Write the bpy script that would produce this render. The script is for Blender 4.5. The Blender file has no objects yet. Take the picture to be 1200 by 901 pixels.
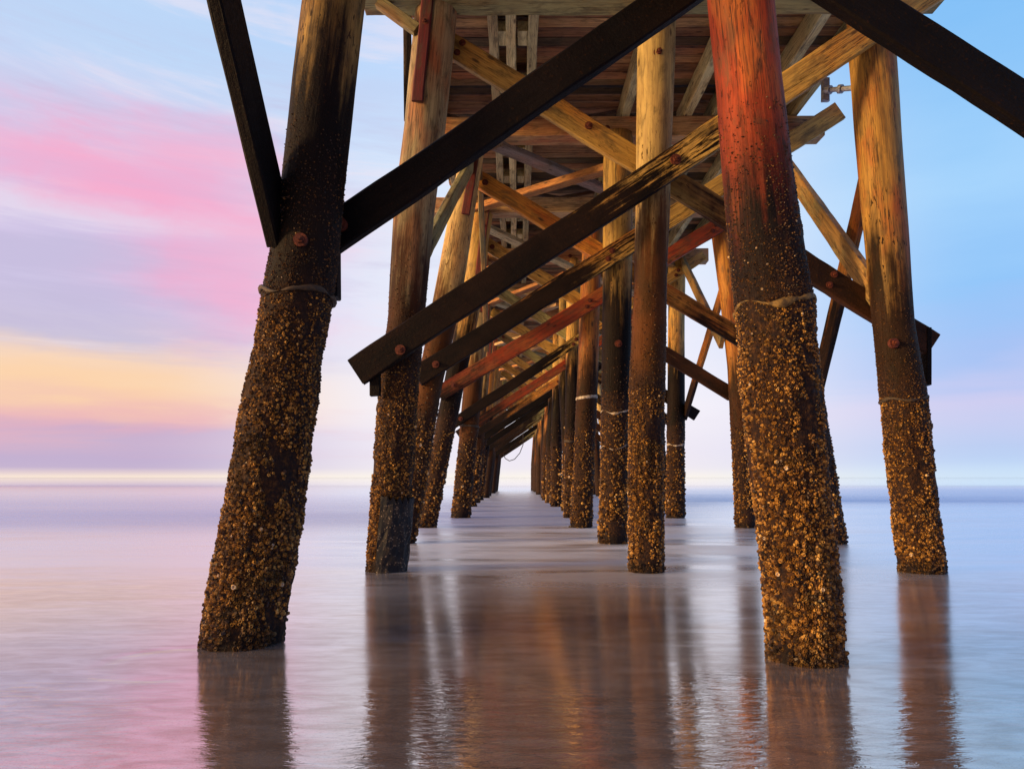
import bpy, math, random
import numpy as np
from mathutils import Vector, Matrix, noise

random.seed(7)
rng = np.random.default_rng(7)
D = bpy.data
S = bpy.context.scene
COL = S.collection
R = math.radians

# ------------------------------------------------------------------ camera
H_EYE = 0.90
F = 800.0                       # focal length in pixels of a 1200 px wide frame (24 mm)
PITCH = math.atan(108.5 / F)
YAW = math.atan(5.0 / F)
cam = D.cameras.new('camera'); camo = D.objects.new('camera', cam); COL.objects.link(camo)
cam.sensor_fit = 'HORIZONTAL'; cam.sensor_width = 36; cam.lens = 24
cam.clip_start = 0.05; cam.clip_end = 20000
camo.location = (0, 0, H_EYE)
camo.rotation_euler = (math.pi / 2 + PITCH, 0, YAW)
S.camera = camo
CM = Matrix.Rotation(YAW, 3, 'Z') @ Matrix.Rotation(math.pi / 2 + PITCH, 3, 'X')
FWD = CM @ Vector((0, 0, -1))

def at(px, py, Y):
    """world point seen at a pixel of the photograph, in the vertical plane at distance Y"""
    d = CM @ Vector(((px - 600) / F, (450.5 - py) / F, -1))
    k = Y / d.y
    return Vector((d.x * k, Y, H_EYE + d.z * k))

def px_per_m(p):
    return F / ((p - Vector((0, 0, H_EYE))).dot(FWD))

# ------------------------------------------------------------------ helpers
def lin(c, g=1.0):
    f = lambda v: (v / 255 / 12.92 if v / 255 <= 0.04045 else ((v / 255 + 0.055) / 1.055) ** 2.4) * g
    return (f(c[0]), f(c[1]), f(c[2]), 1.0)

def link(o, parent=None):
    COL.objects.link(o)
    if parent: o.parent = parent
    return o

def props(o, label=None, cat=None, group=None, kind=None):
    for k, v in (('label', label), ('category', cat), ('group', group), ('kind', kind)):
        if v: o[k] = v
    return o

def mesh_obj(name, verts, faces, mat, parent=None, smooth=False, tone=None):
    me = D.meshes.new(name)
    me.from_pydata([tuple(v) for v in verts], [], faces)
    if tone is not None:
        a = me.attributes.new('tone', 'FLOAT', 'POINT'); a.data.foreach_set('value', np.asarray(tone, dtype=np.float32))
    me.update()
    if smooth: me.shade_smooth()
    me.materials.append(mat)
    return link(D.objects.new(name, me), parent)

def frame(p0, p1, side=None):
    """matrix with local z along p0->p1, local x close to side"""
    z = (p1 - p0).normalized()
    s = Vector(side) if side is not None else Vector((1, 0, 0))
    x = (s - z * s.dot(z)).normalized()
    y = z.cross(x)
    m = Matrix((x, y, z)).transposed().to_4x4()
    m.translation = p0
    return m

# ------------------------------------------------------------------ node helper
class NT:
    def __init__(self, tree): self.t = tree
    def n(self, typ, **kw):
        nd = self.t.nodes.new(typ)
        for k, v in kw.items():
            if k.startswith('i_'):
                key = k[2:]
                key = int(key) if key.isdigit() else key.replace('_', ' ')
                self.put(nd.inputs[key], v)
            else: setattr(nd, k, v)
        return nd
    def put(self, sock, v):
        if isinstance(v, bpy.types.NodeSocket): self.t.links.new(v, sock)
        elif v is not None: sock.default_value = v
    def math(self, op, a, b=None, c=None, clamp=False):
        nd = self.t.nodes.new('ShaderNodeMath'); nd.operation = op; nd.use_clamp = clamp
        for i, v in enumerate((a, b, c)):
            if v is not None: self.put(nd.inputs[i], v)
        return nd.outputs[0]
    def mix(self, f, a, b, blend='MIX'):
        nd = self.t.nodes.new('ShaderNodeMix'); nd.data_type = 'RGBA'; nd.blend_type = blend
        self.put(nd.inputs[0], f); self.put(nd.inputs[6], a); self.put(nd.inputs[7], b)
        return nd.outputs[2]
    def fmix(self, f, a, b):
        nd = self.t.nodes.new('ShaderNodeMix'); nd.data_type = 'FLOAT'
        self.put(nd.inputs[0], f); self.put(nd.inputs[2], a); self.put(nd.inputs[3], b)
        return nd.outputs[0]
    def noise(self, vec, scale, detail=4, rough=0.55, dist=0.0, out=0):
        nd = self.n('ShaderNodeTexNoise'); self.put(nd.inputs['Vector'], vec)
        nd.inputs['Scale'].default_value = scale; nd.inputs['Detail'].default_value = detail
        nd.inputs['Roughness'].default_value = rough; nd.inputs['Distortion'].default_value = dist
        return nd.outputs[out]
    def ramp(self, f, stops, interp='LINEAR'):
        nd = self.n('ShaderNodeValToRGB'); self.put(nd.inputs[0], f)
        el = nd.color_ramp.elements; nd.color_ramp.interpolation = interp
        el[0].position = stops[0][0]; el[0].color = stops[0][1]
        el[1].position = stops[1][0]; el[1].color = stops[1][1]
        for p, c in stops[2:]:
            e = el.new(p); e.color = c
        return nd.outputs[0]
    def step(self, v, a, b):
        nd = self.n('ShaderNodeMapRange', interpolation_type='SMOOTHSTEP')
        self.put(nd.inputs[0], v); self.put(nd.inputs[1], a); self.put(nd.inputs[2], b)
        return nd.outputs[0]
    def mapping(self, vec, scale=(1, 1, 1), loc=(0, 0, 0), rot=(0, 0, 0)):
        nd = self.n('ShaderNodeMapping'); self.put(nd.inputs['Vector'], vec)
        self.put(nd.inputs['Scale'], scale); self.put(nd.inputs['Location'], loc); self.put(nd.inputs['Rotation'], rot)
        return nd.outputs[0]
    def add(self, a, b):
        nd = self.n('ShaderNodeVectorMath', operation='ADD'); self.put(nd.inputs[0], a); self.put(nd.inputs[1], b)
        return nd.outputs[0]

def new_mat(name):
    m = D.materials.new(name); m.use_nodes = True
    m.node_tree.nodes.clear()
    T = NT(m.node_tree)
    out = T.n('ShaderNodeOutputMaterial')
    b = T.n('ShaderNodeBsdfPrincipled')
    m.node_tree.links.new(b.outputs[0], out.inputs[0])
    return m, T, b

# ------------------------------------------------------------------ materials
def timber(name, cols, stain=3.4, soft=0.45, ang=False, stain_col=(0.0085, 0.0062, 0.006), red=0.35, rough=0.62, tonevar=False, crust=-5.0, peel=0.0, specks=0.35, dotf=0.55):
    """weathered sea timber: grain along local z, dark tidal growth below height `stain`, rust-red bleeding in patches"""
    m, T, b = new_mat(name)
    tc = T.n('ShaderNodeTexCoord'); geo = T.n('ShaderNodeNewGeometry'); oi = T.n('ShaderNodeObjectInfo')
    rnd = oi.outputs['Random']
    off = T.n('ShaderNodeCombineXYZ'); T.put(off.inputs[0], T.math('MULTIPLY', rnd, 37.0)); T.put(off.inputs[1], T.math('MULTIPLY', rnd, 91.0)); T.put(off.inputs[2], T.math('MULTIPLY', rnd, 53.0))
    oc = T.add(tc.outputs['Object'], off.outputs[0])
    grain = T.noise(T.mapping(oc, (22, 22, 1.1)), 1.6, 8, 0.6, 0.4)
    fine = T.noise(T.mapping(oc, (70, 70, 3.0)), 2.0, 6, 0.65)
    blot = T.noise(T.mapping(oc, (2.2, 2.2, 0.8)), 1.5, 4, 0.6)
    big = T.noise(T.mapping(oc, (1.2, 1.2, 0.45)), 1.4, 3, 0.5)
    col = T.mix(T.step(grain, 0.32, 0.68), cols[0], cols[1])
    col = T.mix(T.math('MULTIPLY', T.step(blot, 0.46, 0.66), 0.75), col, cols[2])
    col = T.mix(T.math('MULTIPLY', T.step(big, 0.5, 0.68), red), col, (0.36, 0.060, 0.014, 1))
    col = T.mix(T.math('MULTIPLY', T.step(fine, 0.52, 0.72), 0.55), col, (0.05, 0.03, 0.018, 1))
    grime = T.noise(T.mapping(oc, (5, 5, 1.6)), 1.6, 7, 0.68, 0.5)
    col = T.mix(T.math('MULTIPLY', T.step(grime, 0.48, 0.66), 0.62), col, (0.085, 0.065, 0.030, 1))
    knot = T.n('ShaderNodeTexVoronoi'); T.put(knot.inputs['Vector'], T.mapping(oc, (6.5, 6.5, 2.4))); knot.inputs['Scale'].default_value = 1.0
    col = T.mix(T.math('MULTIPLY', T.math('SUBTRACT', 1.0, T.step(knot.outputs['Distance'], 0.06, 0.17)), 0.8), col, (0.045, 0.022, 0.012, 1))
    crk = T.noise(T.mapping(oc, (46, 46, 0.7)), 1.3, 3, 0.55, 0.25)
    crack = T.math('SUBTRACT', 1.0, T.step(T.math('ABSOLUTE', T.math('SUBTRACT', crk, 0.5)), 0.006, 0.022))
    crack = T.math('MULTIPLY', crack, T.step(blot, 0.40, 0.52))
    drip = T.noise(T.mapping(oc, (14, 14, 0.35)), 1.2, 5, 0.6)
    col = T.mix(T.math('MULTIPLY', T.step(drip, 0.55, 0.70), 0.55), col, (0.10, 0.045, 0.018, 1))
    col = T.mix(T.math('MULTIPLY', crack, 0.85), col, (0.02, 0.012, 0.008, 1))
    if tonevar:
        at_ = T.n('ShaderNodeAttribute', attribute_name='tone')
        col = T.mix(1.0, col, T.ramp(at_.outputs['Fac'], [(0, (0.14, 0.13, 0.14, 1)), (0.35, (0.45, 0.46, 0.38, 1)), (0.6, (0.95, 0.62, 0.52, 1)), (1, (1.5, 1.35, 1.05, 1))]), 'MULTIPLY')
    tv = T.math('MULTIPLY_ADD', rnd, 0.5, 0.72)
    tcmb = T.n('ShaderNodeCombineColor'); 
    for i in range(3): T.put(tcmb.inputs[i], tv)
    col = T.mix(1.0, col, tcmb.outputs[0], 'MULTIPLY')
    # dark growth up to the high tide line
    sep = T.n('ShaderNodeSeparateXYZ'); T.put(sep.inputs[0], geo.outputs['Position'])
    wob = T.noise(T.mapping(geo.outputs['Position'], (1, 1, 0.55)), 2.3, 6, 0.68)
    streak = T.noise(T.mapping(oc, (9, 9, 0.55)), 1.3, 5, 0.6)
    h = T.math('ADD', sep.outputs[2], T.math('MULTIPLY_ADD', wob, 1.5, -0.75))
    h = T.math('ADD', h, T.math('MULTIPLY_ADD', streak, 2.2, -1.1))
    h = T.math('ADD', h, T.math('MULTIPLY_ADD', grain, 0.9, -0.45))
    wet = T.math('SUBTRACT', 1.0, T.step(h, stain - soft, stain + soft))
    if peel > 0:
        p = T.noise(T.mapping(oc, (20, 20, 1.5)), 1.4, 8, 0.72, 0.4)
        h2 = T.math('MULTIPLY', T.step(p, 0.47, 0.55), T.math('SUBTRACT', 1.0, T.step(h, stain + peel - 0.3, stain + peel + 0.3)))
        wet = T.math('MAXIMUM', wet, h2)
    # black specks that thin out upward
    sp = T.noise(T.mapping(oc, (26, 26, 7)), 1.5, 3, 0.6)
    spm = T.math('MULTIPLY', T.step(sp, 0.60, 0.64), T.math('SUBTRACT', 1.0, T.step(h, stain, stain + 1.3)))
    wet = T.math('MAXIMUM', wet, T.math('MULTIPLY', spm, specks * 2.2, clamp=True))
    wetc = T.mix(T.step(blot, 0.35, 0.65), (*stain_col, 1), (stain_col[0] * 2.6, stain_col[1] * 1.9, stain_col[2] * 1.5, 1))
    dots = T.noise(tc.outputs['Object'], 55, 3, 0.6)
    wetc = T.mix(T.math('MULTIPLY', T.step(dots, 0.60, 0.72), dotf), wetc, (0.11, 0.045, 0.014, 1))
    col = T.mix(wet, col, wetc)
    # crust of sea life at the bottom
    cr = T.math('SUBTRACT', 1.0, T.step(T.math('ADD', sep.outputs[2], T.math('MULTIPLY_ADD', wob, 1.0, -0.5)), crust - 0.1, crust + 0.25))
    cn = T.noise(tc.outputs['Object'], 38, 4, 0.65)
    crc = T.ramp(cn, [(0.3, (0.007, 0.007, 0.012, 1)), (0.54, (0.032, 0.016, 0.011, 1)), (0.74, (0.12, 0.055, 0.016, 1))])
    col = T.mix(cr, col, crc)
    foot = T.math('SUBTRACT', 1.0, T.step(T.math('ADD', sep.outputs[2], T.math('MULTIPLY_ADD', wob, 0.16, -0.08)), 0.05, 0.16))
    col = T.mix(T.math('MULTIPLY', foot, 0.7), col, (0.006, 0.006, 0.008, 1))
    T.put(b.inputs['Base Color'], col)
    T.put(b.inputs['Roughness'], T.fmix(wet, rough, T.math('MULTIPLY_ADD', dots, 0.4, 0.42)))
    T.put(b.inputs['Specular IOR Level'], T.fmix(wet, 0.3, 0.10))
    hgt = T.math('SUBTRACT', T.math('ADD', T.math('MULTIPLY', grain, 0.5), T.math('MULTIPLY', fine, 0.5)), T.math('MULTIPLY', crack, 0.6))
    rougher = T.math('MULTIPLY', dots, T.math('ADD', T.math('MULTIPLY', wet, 0.9), T.math('MULTIPLY', cr, 1.2)))
    bump = T.n('ShaderNodeBump'); bump.inputs['Strength'].default_value = 0.55; bump.inputs['Distance'].default_value = 0.012
    T.put(bump.inputs['Height'], T.math('ADD', hgt, rougher))
    T.put(b.inputs['Normal'], bump.outputs[0])
    return m

GOLD = [(0.62, 0.39, 0.09, 1), (0.40, 0.24, 0.06, 1), (0.50, 0.22, 0.03, 1)]
ORANGE = [(0.62, 0.28, 0.04, 1), (0.40, 0.15, 0.025, 1), (0.48, 0.11, 0.018, 1)]
GREEN = [(0.46, 0.42, 0.17, 1), (0.30, 0.30, 0.13, 1), (0.36, 0.25, 0.08, 1)]
PALE = [(0.62, 0.43, 0.20, 1), (0.45, 0.29, 0.13, 1), (0.55, 0.28, 0.11, 1)]
REDDISH = [(0.46, 0.065, 0.014, 1), (0.24, 0.034, 0.011, 1), (0.46, 0.15, 0.028, 1)]
GREY = [(0.28, 0.23, 0.18, 1), (0.19, 0.15, 0.11, 1), (0.26, 0.16, 0.10, 1)]
DECKC = [(0.56, 0.38, 0.19, 1), (0.32, 0.22, 0.12, 1), (0.48, 0.26, 0.12, 1)]

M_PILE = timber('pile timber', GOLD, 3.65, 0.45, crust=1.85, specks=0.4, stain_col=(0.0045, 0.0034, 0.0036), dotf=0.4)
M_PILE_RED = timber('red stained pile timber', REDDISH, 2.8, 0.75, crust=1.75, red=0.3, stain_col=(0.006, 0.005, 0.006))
M_PILE_OL = timber('olive pile timber', [(0.46, 0.25, 0.05, 1), (0.28, 0.16, 0.04, 1), (0.36, 0.10, 0.02, 1)], 3.1, 0.4, crust=1.7, specks=0.5, red=0.55, stain_col=(0.014, 0.009, 0.006))
M_PILE_OR = timber('orange pile timber', ORANGE, 3.0, 0.5, crust=1.7, specks=0.4, stain_col=(0.022, 0.012, 0.007))
M_PILE_CREAM = timber('cream pile timber', [(0.50, 0.40, 0.20, 1), (0.34, 0.29, 0.15, 1), (0.42, 0.16, 0.05, 1)], 3.3, 0.6, crust=1.9, red=0.8, specks=0.3, stain_col=(0.022, 0.012, 0.008))
M_PILE_HI = timber('bright pile timber', [(0.62, 0.45, 0.16, 1), (0.42, 0.29, 0.11, 1), (0.50, 0.28, 0.08, 1)], 3.6, 0.5, crust=1.7, red=0.25, specks=0.45, stain_col=(0.040, 0.020, 0.008))
M_BR_GOLD = timber('golden brace timber', GOLD, 3.75, 0.35, stain_col=(0.022, 0.012, 0.008))
M_BR_PEEL = timber('peeling brace timber', GOLD, 3.85, 0.22, peel=0.75, red=0.5, stain_col=(0.006, 0.0045, 0.0045), dotf=0.3)
M_BR_GREEN = timber('green brace timber', GREEN, 3.5, 0.35)
M_BR_RED = timber('red brace timber', REDDISH, 2.7, 0.5, red=0.5)
M_BR_OR = timber('orange brace timber', ORANGE, 3.3, 0.45)
M_BR_DARK = timber('tarred brace timber', [(0.02, 0.014, 0.012, 1), (0.03, 0.018, 0.012, 1), (0.045, 0.02, 0.012, 1)], 5.6, 0.4, red=0.0, stain_col=(0.0030, 0.0027, 0.0034), dotf=0.22)
M_SIDE = timber('side brace timber', [(0.42, 0.24, 0.07, 1), (0.28, 0.17, 0.06, 1), (0.2, 0.2, 0.10, 1)], 2.3, 0.5)
M_CAP = timber('cap timber', PALE, 0.0, 0.3, red=0.3)
M_CAP_RED = timber('reddish cap timber', [(0.62, 0.36, 0.14, 1), (0.40, 0.22, 0.09, 1), (0.52, 0.16, 0.05, 1)], 0.0, 0.3, red=0.5)
M_CAP_GREY = timber('grey timber', GREY, 0.0, 0.3, red=0.3)
M_STR = timber('stringer timber', [(0.64, 0.55, 0.27, 1), (0.50, 0.43, 0.20, 1), (0.52, 0.38, 0.16, 1)], 0.0, 0.3, red=0.15)
M_DECK = timber('decking timber', DECKC, 0.0, 0.3, tonevar=True, red=0.12)
M_PLANBR = timber('deck brace timber', [(0.66, 0.30, 0.08, 1), (0.48, 0.2, 0.05, 1), (0.55, 0.17, 0.04, 1)], 0.0, 0.3, red=0.4)
M_HANG = timber('rust red hanger timber', [(0.15, 0.014, 0.014, 1), (0.05, 0.010, 0.012, 1), (0.10, 0.012, 0.012, 1)], 0.0, 0.3, red=0.2)

def rust_mat():
    m, T, b = new_mat('rusted steel')
    tc = T.n('ShaderNodeTexCoord')
    nz = T.noise(tc.outputs['Object'], 60, 5, 0.65)
    T.put(b.inputs['Base Color'], T.ramp(nz, [(0.3, (0.03, 0.008, 0.006, 1)), (0.55, (0.12, 0.024, 0.010, 1)), (0.75, (0.24, 0.06, 0.018, 1))]))
    b.inputs['Roughness'].default_value = 0.7; b.inputs['Metallic'].default_value = 0.2
    bp = T.n('ShaderNodeBump'); bp.inputs['Strength'].default_value = 0.5; bp.inputs['Distance'].default_value = 0.004
    T.put(bp.inputs['Height'], nz); T.put(b.inputs['Normal'], bp.outputs[0])
    return m
M_RUST = rust_mat()

def simple_mat(name, c1, c2, scale=30, rough=0.6, metal=0.0, bump=0.003):
    m, T, b = new_mat(name)
    tc = T.n('ShaderNodeTexCoord'); nz = T.noise(tc.outputs['Object'], scale, 5, 0.65)
    T.put(b.inputs['Base Color'], T.mix(T.step(nz, 0.35, 0.65), (*c1, 1), (*c2, 1)))
    b.inputs['Roughness'].default_value = rough; b.inputs['Metallic'].default_value = metal
    bp = T.n('ShaderNodeBump'); bp.inputs['Strength'].default_value = 0.5; bp.inputs['Distance'].default_value = bump
    T.put(bp.inputs['Height'], nz); T.put(b.inputs['Normal'], bp.outputs[0])
    return m
M_BAND_DARK = simple_mat('weedy band', (0.02, 0.016, 0.012), (0.07, 0.04, 0.016), 40, 0.7, 0, 0.01)
M_BAND_PALE = simple_mat('pale strap', (0.16, 0.12, 0.09), (0.52, 0.45, 0.36), 22, 0.6)
M_BAND_OCH = simple_mat('ochre growth', (0.05, 0.03, 0.012), (0.26, 0.16, 0.04), 30, 0.75, 0, 0.012)
M_STEEL = simple_mat('galvanised pipe', (0.22, 0.24, 0.30), (0.36, 0.37, 0.42), 30, 0.45, 0.4)
def jacket_mat():
    m, T, b = new_mat('broken pile jacket'); tc = T.n('ShaderNodeTexCoord')
    v = T.n('ShaderNodeTexVoronoi'); T.put(v.inputs['Vector'], tc.outputs['Object']); v.inputs['Scale'].default_value = 42
    n1 = T.noise(tc.outputs['Object'], 14, 4, 0.6)
    c = T.mix(T.step(n1, 0.4, 0.65), (0.008, 0.010, 0.016, 1), (0.03, 0.024, 0.022, 1))
    sp = T.math('MULTIPLY', T.math('SUBTRACT', 1.0, T.step(v.outputs['Distance'], 0.18, 0.36)), T.step(n1, 0.42, 0.56))
    c = T.mix(sp, c, (0.22, 0.17, 0.13, 1))
    T.put(b.inputs['Base Color'], c); b.inputs['Roughness'].default_value = 0.6; b.inputs['Specular IOR Level'].default_value = 0.2
    bp = T.n('ShaderNodeBump'); bp.inputs['Strength'].default_value = 0.6; bp.inputs['Distance'].default_value = 0.012
    T.put(bp.inputs['Height'], T.math('ADD', sp, n1)); T.put(b.inputs['Normal'], bp.outputs[0])
    return m
M_JACKET = jacket_mat()
M_ROPE = simple_mat('rope', (0.05, 0.04, 0.035), (0.1, 0.07, 0.05), 60, 0.8)

def barnacle_mat():
    m, T, b = new_mat('barnacle shell')
    a = T.n('ShaderNodeAttribute', attribute_name='tone')
    tc = T.n('ShaderNodeTexCoord')
    c = T.ramp(a.outputs['Fac'], [(0.0, (0.010, 0.009, 0.012, 1)), (0.22, (0.055, 0.022, 0.009, 1)), (0.45, (0.22, 0.10, 0.018, 1)),
                                  (0.68, (0.50, 0.25, 0.045, 1)), (0.93, (0.66, 0.42, 0.13, 1)), (1.0, (0.75, 0.68, 0.62, 1))])
    nz = T.noise(tc.outputs['Object'], 160, 3, 0.6)
    c = T.mix(T.math('MULTIPLY', T.step(nz, 0.5, 0.66), 0.6), c, (0.03, 0.018, 0.012, 1))
    geo = T.n('ShaderNodeNewGeometry'); sp_ = T.n('ShaderNodeSeparateXYZ'); T.put(sp_.inputs[0], geo.outputs['Position'])
    wn = T.noise(geo.outputs['Position'], 5, 3, 0.6)
    foot = T.math('SUBTRACT', 1.0, T.step(T.math('ADD', sp_.outputs[2], T.math('MULTIPLY_ADD', wn, 0.2, -0.1)), 0.04, 0.15))
    c = T.mix(T.math('MULTIPLY', foot, 0.72), c, (0.02, 0.013, 0.010, 1))
    weed = T.noise(geo.outputs['Position'], 4.5, 4, 0.65)
    c = T.mix(T.math('MULTIPLY', T.step(weed, 0.52, 0.66), 0.6), c, (0.045, 0.032, 0.014, 1))   # brown weed in patches
    T.put(b.inputs['Base Color'], c)
    b.inputs['Roughness'].default_value = 0.5; b.inputs['Specular IOR Level'].default_value = 0.4
    return m
M_BARN = barnacle_mat()

# ------------------------------------------------------------------ timber shapes
def sweep(name, L, sect, mat, parent, wob=0.004, seg=0.13, bow=0.0, seed=0):
    """prism of cross-section `sect` (list of (x, y)) along local z, with wander and worn edges"""
    n = max(2, int(L / seg)); k = len(sect)
    V = []
    for i in range(n + 1):
        z = L * i / n
        ox = bow * math.sin(math.pi * i / n)
        for j, (x, y) in enumerate(sect):
            nv = noise.noise_vector(Vector((seed * 7.3 + x * 9, y * 9, z * 2.1 + j * 0.35)))
            ch = max(0.0, noise.noise(Vector((seed * 3.1 + j * 1.7, z * 4.3, 8))) - 0.18) * 0.045 * (wob / 0.006)
            lg = noise.noise(Vector((seed * 5.1, z * 0.7, 3))) * wob * 2.2
            V.append(((x + ox + nv.x * wob) * (1 - ch) + lg, y + nv.y * wob - math.copysign(ch * .25, y) * (abs(x) > .04), z + (nv.z * wob * 2.2 if i in (0, n) else 0)))
    Fc = []
    for i in range(n):
        for j in range(k):
            a = i * k + j; b_ = i * k + (j + 1) % k
            Fc.append((a, b_, b_ + k, a + k))
    Fc.append(tuple(range(k - 1, -1, -1))); Fc.append(tuple(range(n * k, n * k + k)))
    return mesh_obj(name, V, Fc, mat, parent)

def rect(w, t, c=0.011):
    a, b_ = w / 2, t / 2
    return [(-a + c, -b_), (a - c, -b_), (a, -b_ + c), (a, b_ - c), (a - c, b_), (-a + c, b_), (-a, b_ - c), (-a, -b_ + c)]

SEED = [0]
def beam(name, p0, p1, w, t, mat, parent, normal=(0, -1, 0), wob=0.005, label=None, bow=0.0):
    """board from p0 to p1: thickness t along `normal`, width w across"""
    p0, p1 = Vector(p0), Vector(p1)
    z = (p1 - p0).normalized(); nrm = Vector(normal); y = (nrm - z * nrm.dot(z)).normalized(); x = y.cross(z)
    m = Matrix((x, y, z)).transposed().to_4x4(); m.translation = p0
    SEED[0] += 1
    o = sweep(name, (p1 - p0).length, rect(w, t), mat, parent, wob, bow=bow, seed=SEED[0])
    o.matrix_local = m
    if label: o['label'] = label
    return o

def bolt(parent, local, axis, r=0.03, name='bolt', mat=None):
    """washer plus hexagon head, in the parent's local frame"""
    V, Fc = [], []
    def cyl(rad, z0, z1, k):
        b0 = len(V)
        for z, rr in ((z0, rad), (z1, rad * 0.93)):
            for j in range(k):
                V.append((rr * math.cos(2 * math.pi * j / k), rr * math.sin(2 * math.pi * j / k), z))
        for j in range(k):
            Fc.append((b0 + j, b0 + (j + 1) % k, b0 + k + (j + 1) % k, b0 + k + j))
        Fc.append(tuple(b0 + k + j for j in range(k)))
    cyl(r * 1.5, -0.03, r * 0.25, 14); cyl(r * 0.85, r * 0.2, r * 1.0, 6); cyl(r * 0.42, r * 0.9, r * 1.7, 8)
    o = mesh_obj(name, V, Fc, mat or M_RUST, parent)
    ax = Vector(axis)
    o.matrix_local = frame(Vector(local), Vector(local) + ax, (0.31, 0.2, 0.9))
    return o

def bolt_world(part, wp, axis=(0, -1, 0), r=0.03):
    inv = part.matrix_basis.inverted()
    return bolt(part, inv @ Vector(wp), (inv.to_3x3() @ Vector(axis)), r)

# ------------------------------------------------------------------ barnacles
def barnacles(pile, axis, rad, L0, L1, count, size, seed, sides=6, bare=0.42, whites=0.0022):
    """thousands of small open cones on the pile between local heights L0..L1 (axis, rad: functions of local z)"""
    g = np.random.default_rng(seed)
    zz = L0 + (L1 + 1.1 - L0) * g.random(count * 3)
    th = g.random(count * 3) * 2 * math.pi
    keep = []
    for z, t in zip(zz, th):
        nv = noise.noise(Vector((math.cos(t) * 1.2 + seed * 3.1, math.sin(t) * 1.2, z * 2.4))) * 0.55 + noise.noise(Vector((math.cos(t) * 4 + seed, math.sin(t) * 4, z * 9))) * 0.35
        if z > L1:
            keep.append(nv + 0.5 > 0.28 and g.random() < 1.0 * math.exp(-(z - L1) / 0.42))
        else:
            edge = min(1.0, (L1 - z) / 0.12)
            keep.append(nv + 0.5 > bare + 0.07 * (L1 - z) / (L1 - L0) and g.random() < 0.6 + 0.4 * edge)
    idx = np.nonzero(np.array(keep))[0][:count]
    zz, th = zz[idx], th[idx]; n = len(idx)
    sz = size * np.exp(g.normal(0, 0.48, n)); sz = np.clip(sz, size * 0.45, size * 2.0)
    dpt = np.clip((L1 - zz) / (L1 - L0), 0, 1); sz = sz * np.where(zz > L1, 0.5, 0.62 + 0.55 * dpt)
    tone = np.clip(g.beta(1.3, 1.75, n) + 0.08 * g.normal(0, 1, n), 0, 0.93)
    tone = np.where(zz > L1, tone * 0.55, tone)
    tone = np.where(g.random(n) < whites, 1.0, tone)
    sz = np.where(tone > 0.99, sz * 1.5, sz)
    V, Fc, A = [], [], []
    cs = [(math.cos(2 * math.pi * j / sides), math.sin(2 * math.pi * j / sides)) for j in range(sides)]
    for i in range(n):
        z, t, s = zz[i], th[i], sz[i]
        c = Vector((math.cos(t), math.sin(t), 0))
        ax = axis(z); r = rad(z, t)
        nrm = (c + Vector((g.normal(0, .28), g.normal(0, .28), g.normal(0, .28)))).normalized()
        tx = nrm.cross(Vector((0, 0, 1))).normalized(); ty = nrm.cross(tx)
        base = ax + c * (r - 0.35 * s); base.z = z
        h = s * (0.85 + 0.6 * g.random()); tr = 0.42 + 0.2 * g.random(); ph = g.random() * 6
        b0 = len(V)
        cp, sp_ = math.cos(ph), math.sin(ph)
        for (ca, sa) in cs:
            x, y = ca * cp - sa * sp_, ca * sp_ + sa * cp
            q = base + (tx * x + ty * y) * s
            V.append((q.x, q.y, q.z))
        for (ca, sa) in cs:
            x, y = ca * cp - sa * sp_, ca * sp_ + sa * cp
            q = base + (tx * x + ty * y) * s * tr + nrm * h
            V.append((q.x, q.y, q.z))
        q = base + nrm * h * 0.45
        V.append((q.x, q.y, q.z))
        tn = float(tone[i])
        A += [tn * 0.75] * sides + [tn] * sides + [tn * 0.15 if tn < 0.99 else 0.9]
        for j in range(sides):
            k = (j + 1) % sides
            Fc.append((b0 + j, b0 + k, b0 + sides + k, b0 + sides + j))
            Fc.append((b0 + sides + j, b0 + sides + k, b0 + 2 * sides))
    o = mesh_obj('barnacle_crust', V, Fc, M_BARN, pile, tone=A)
    o['kind'] = 'stuff'
    return o

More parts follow.
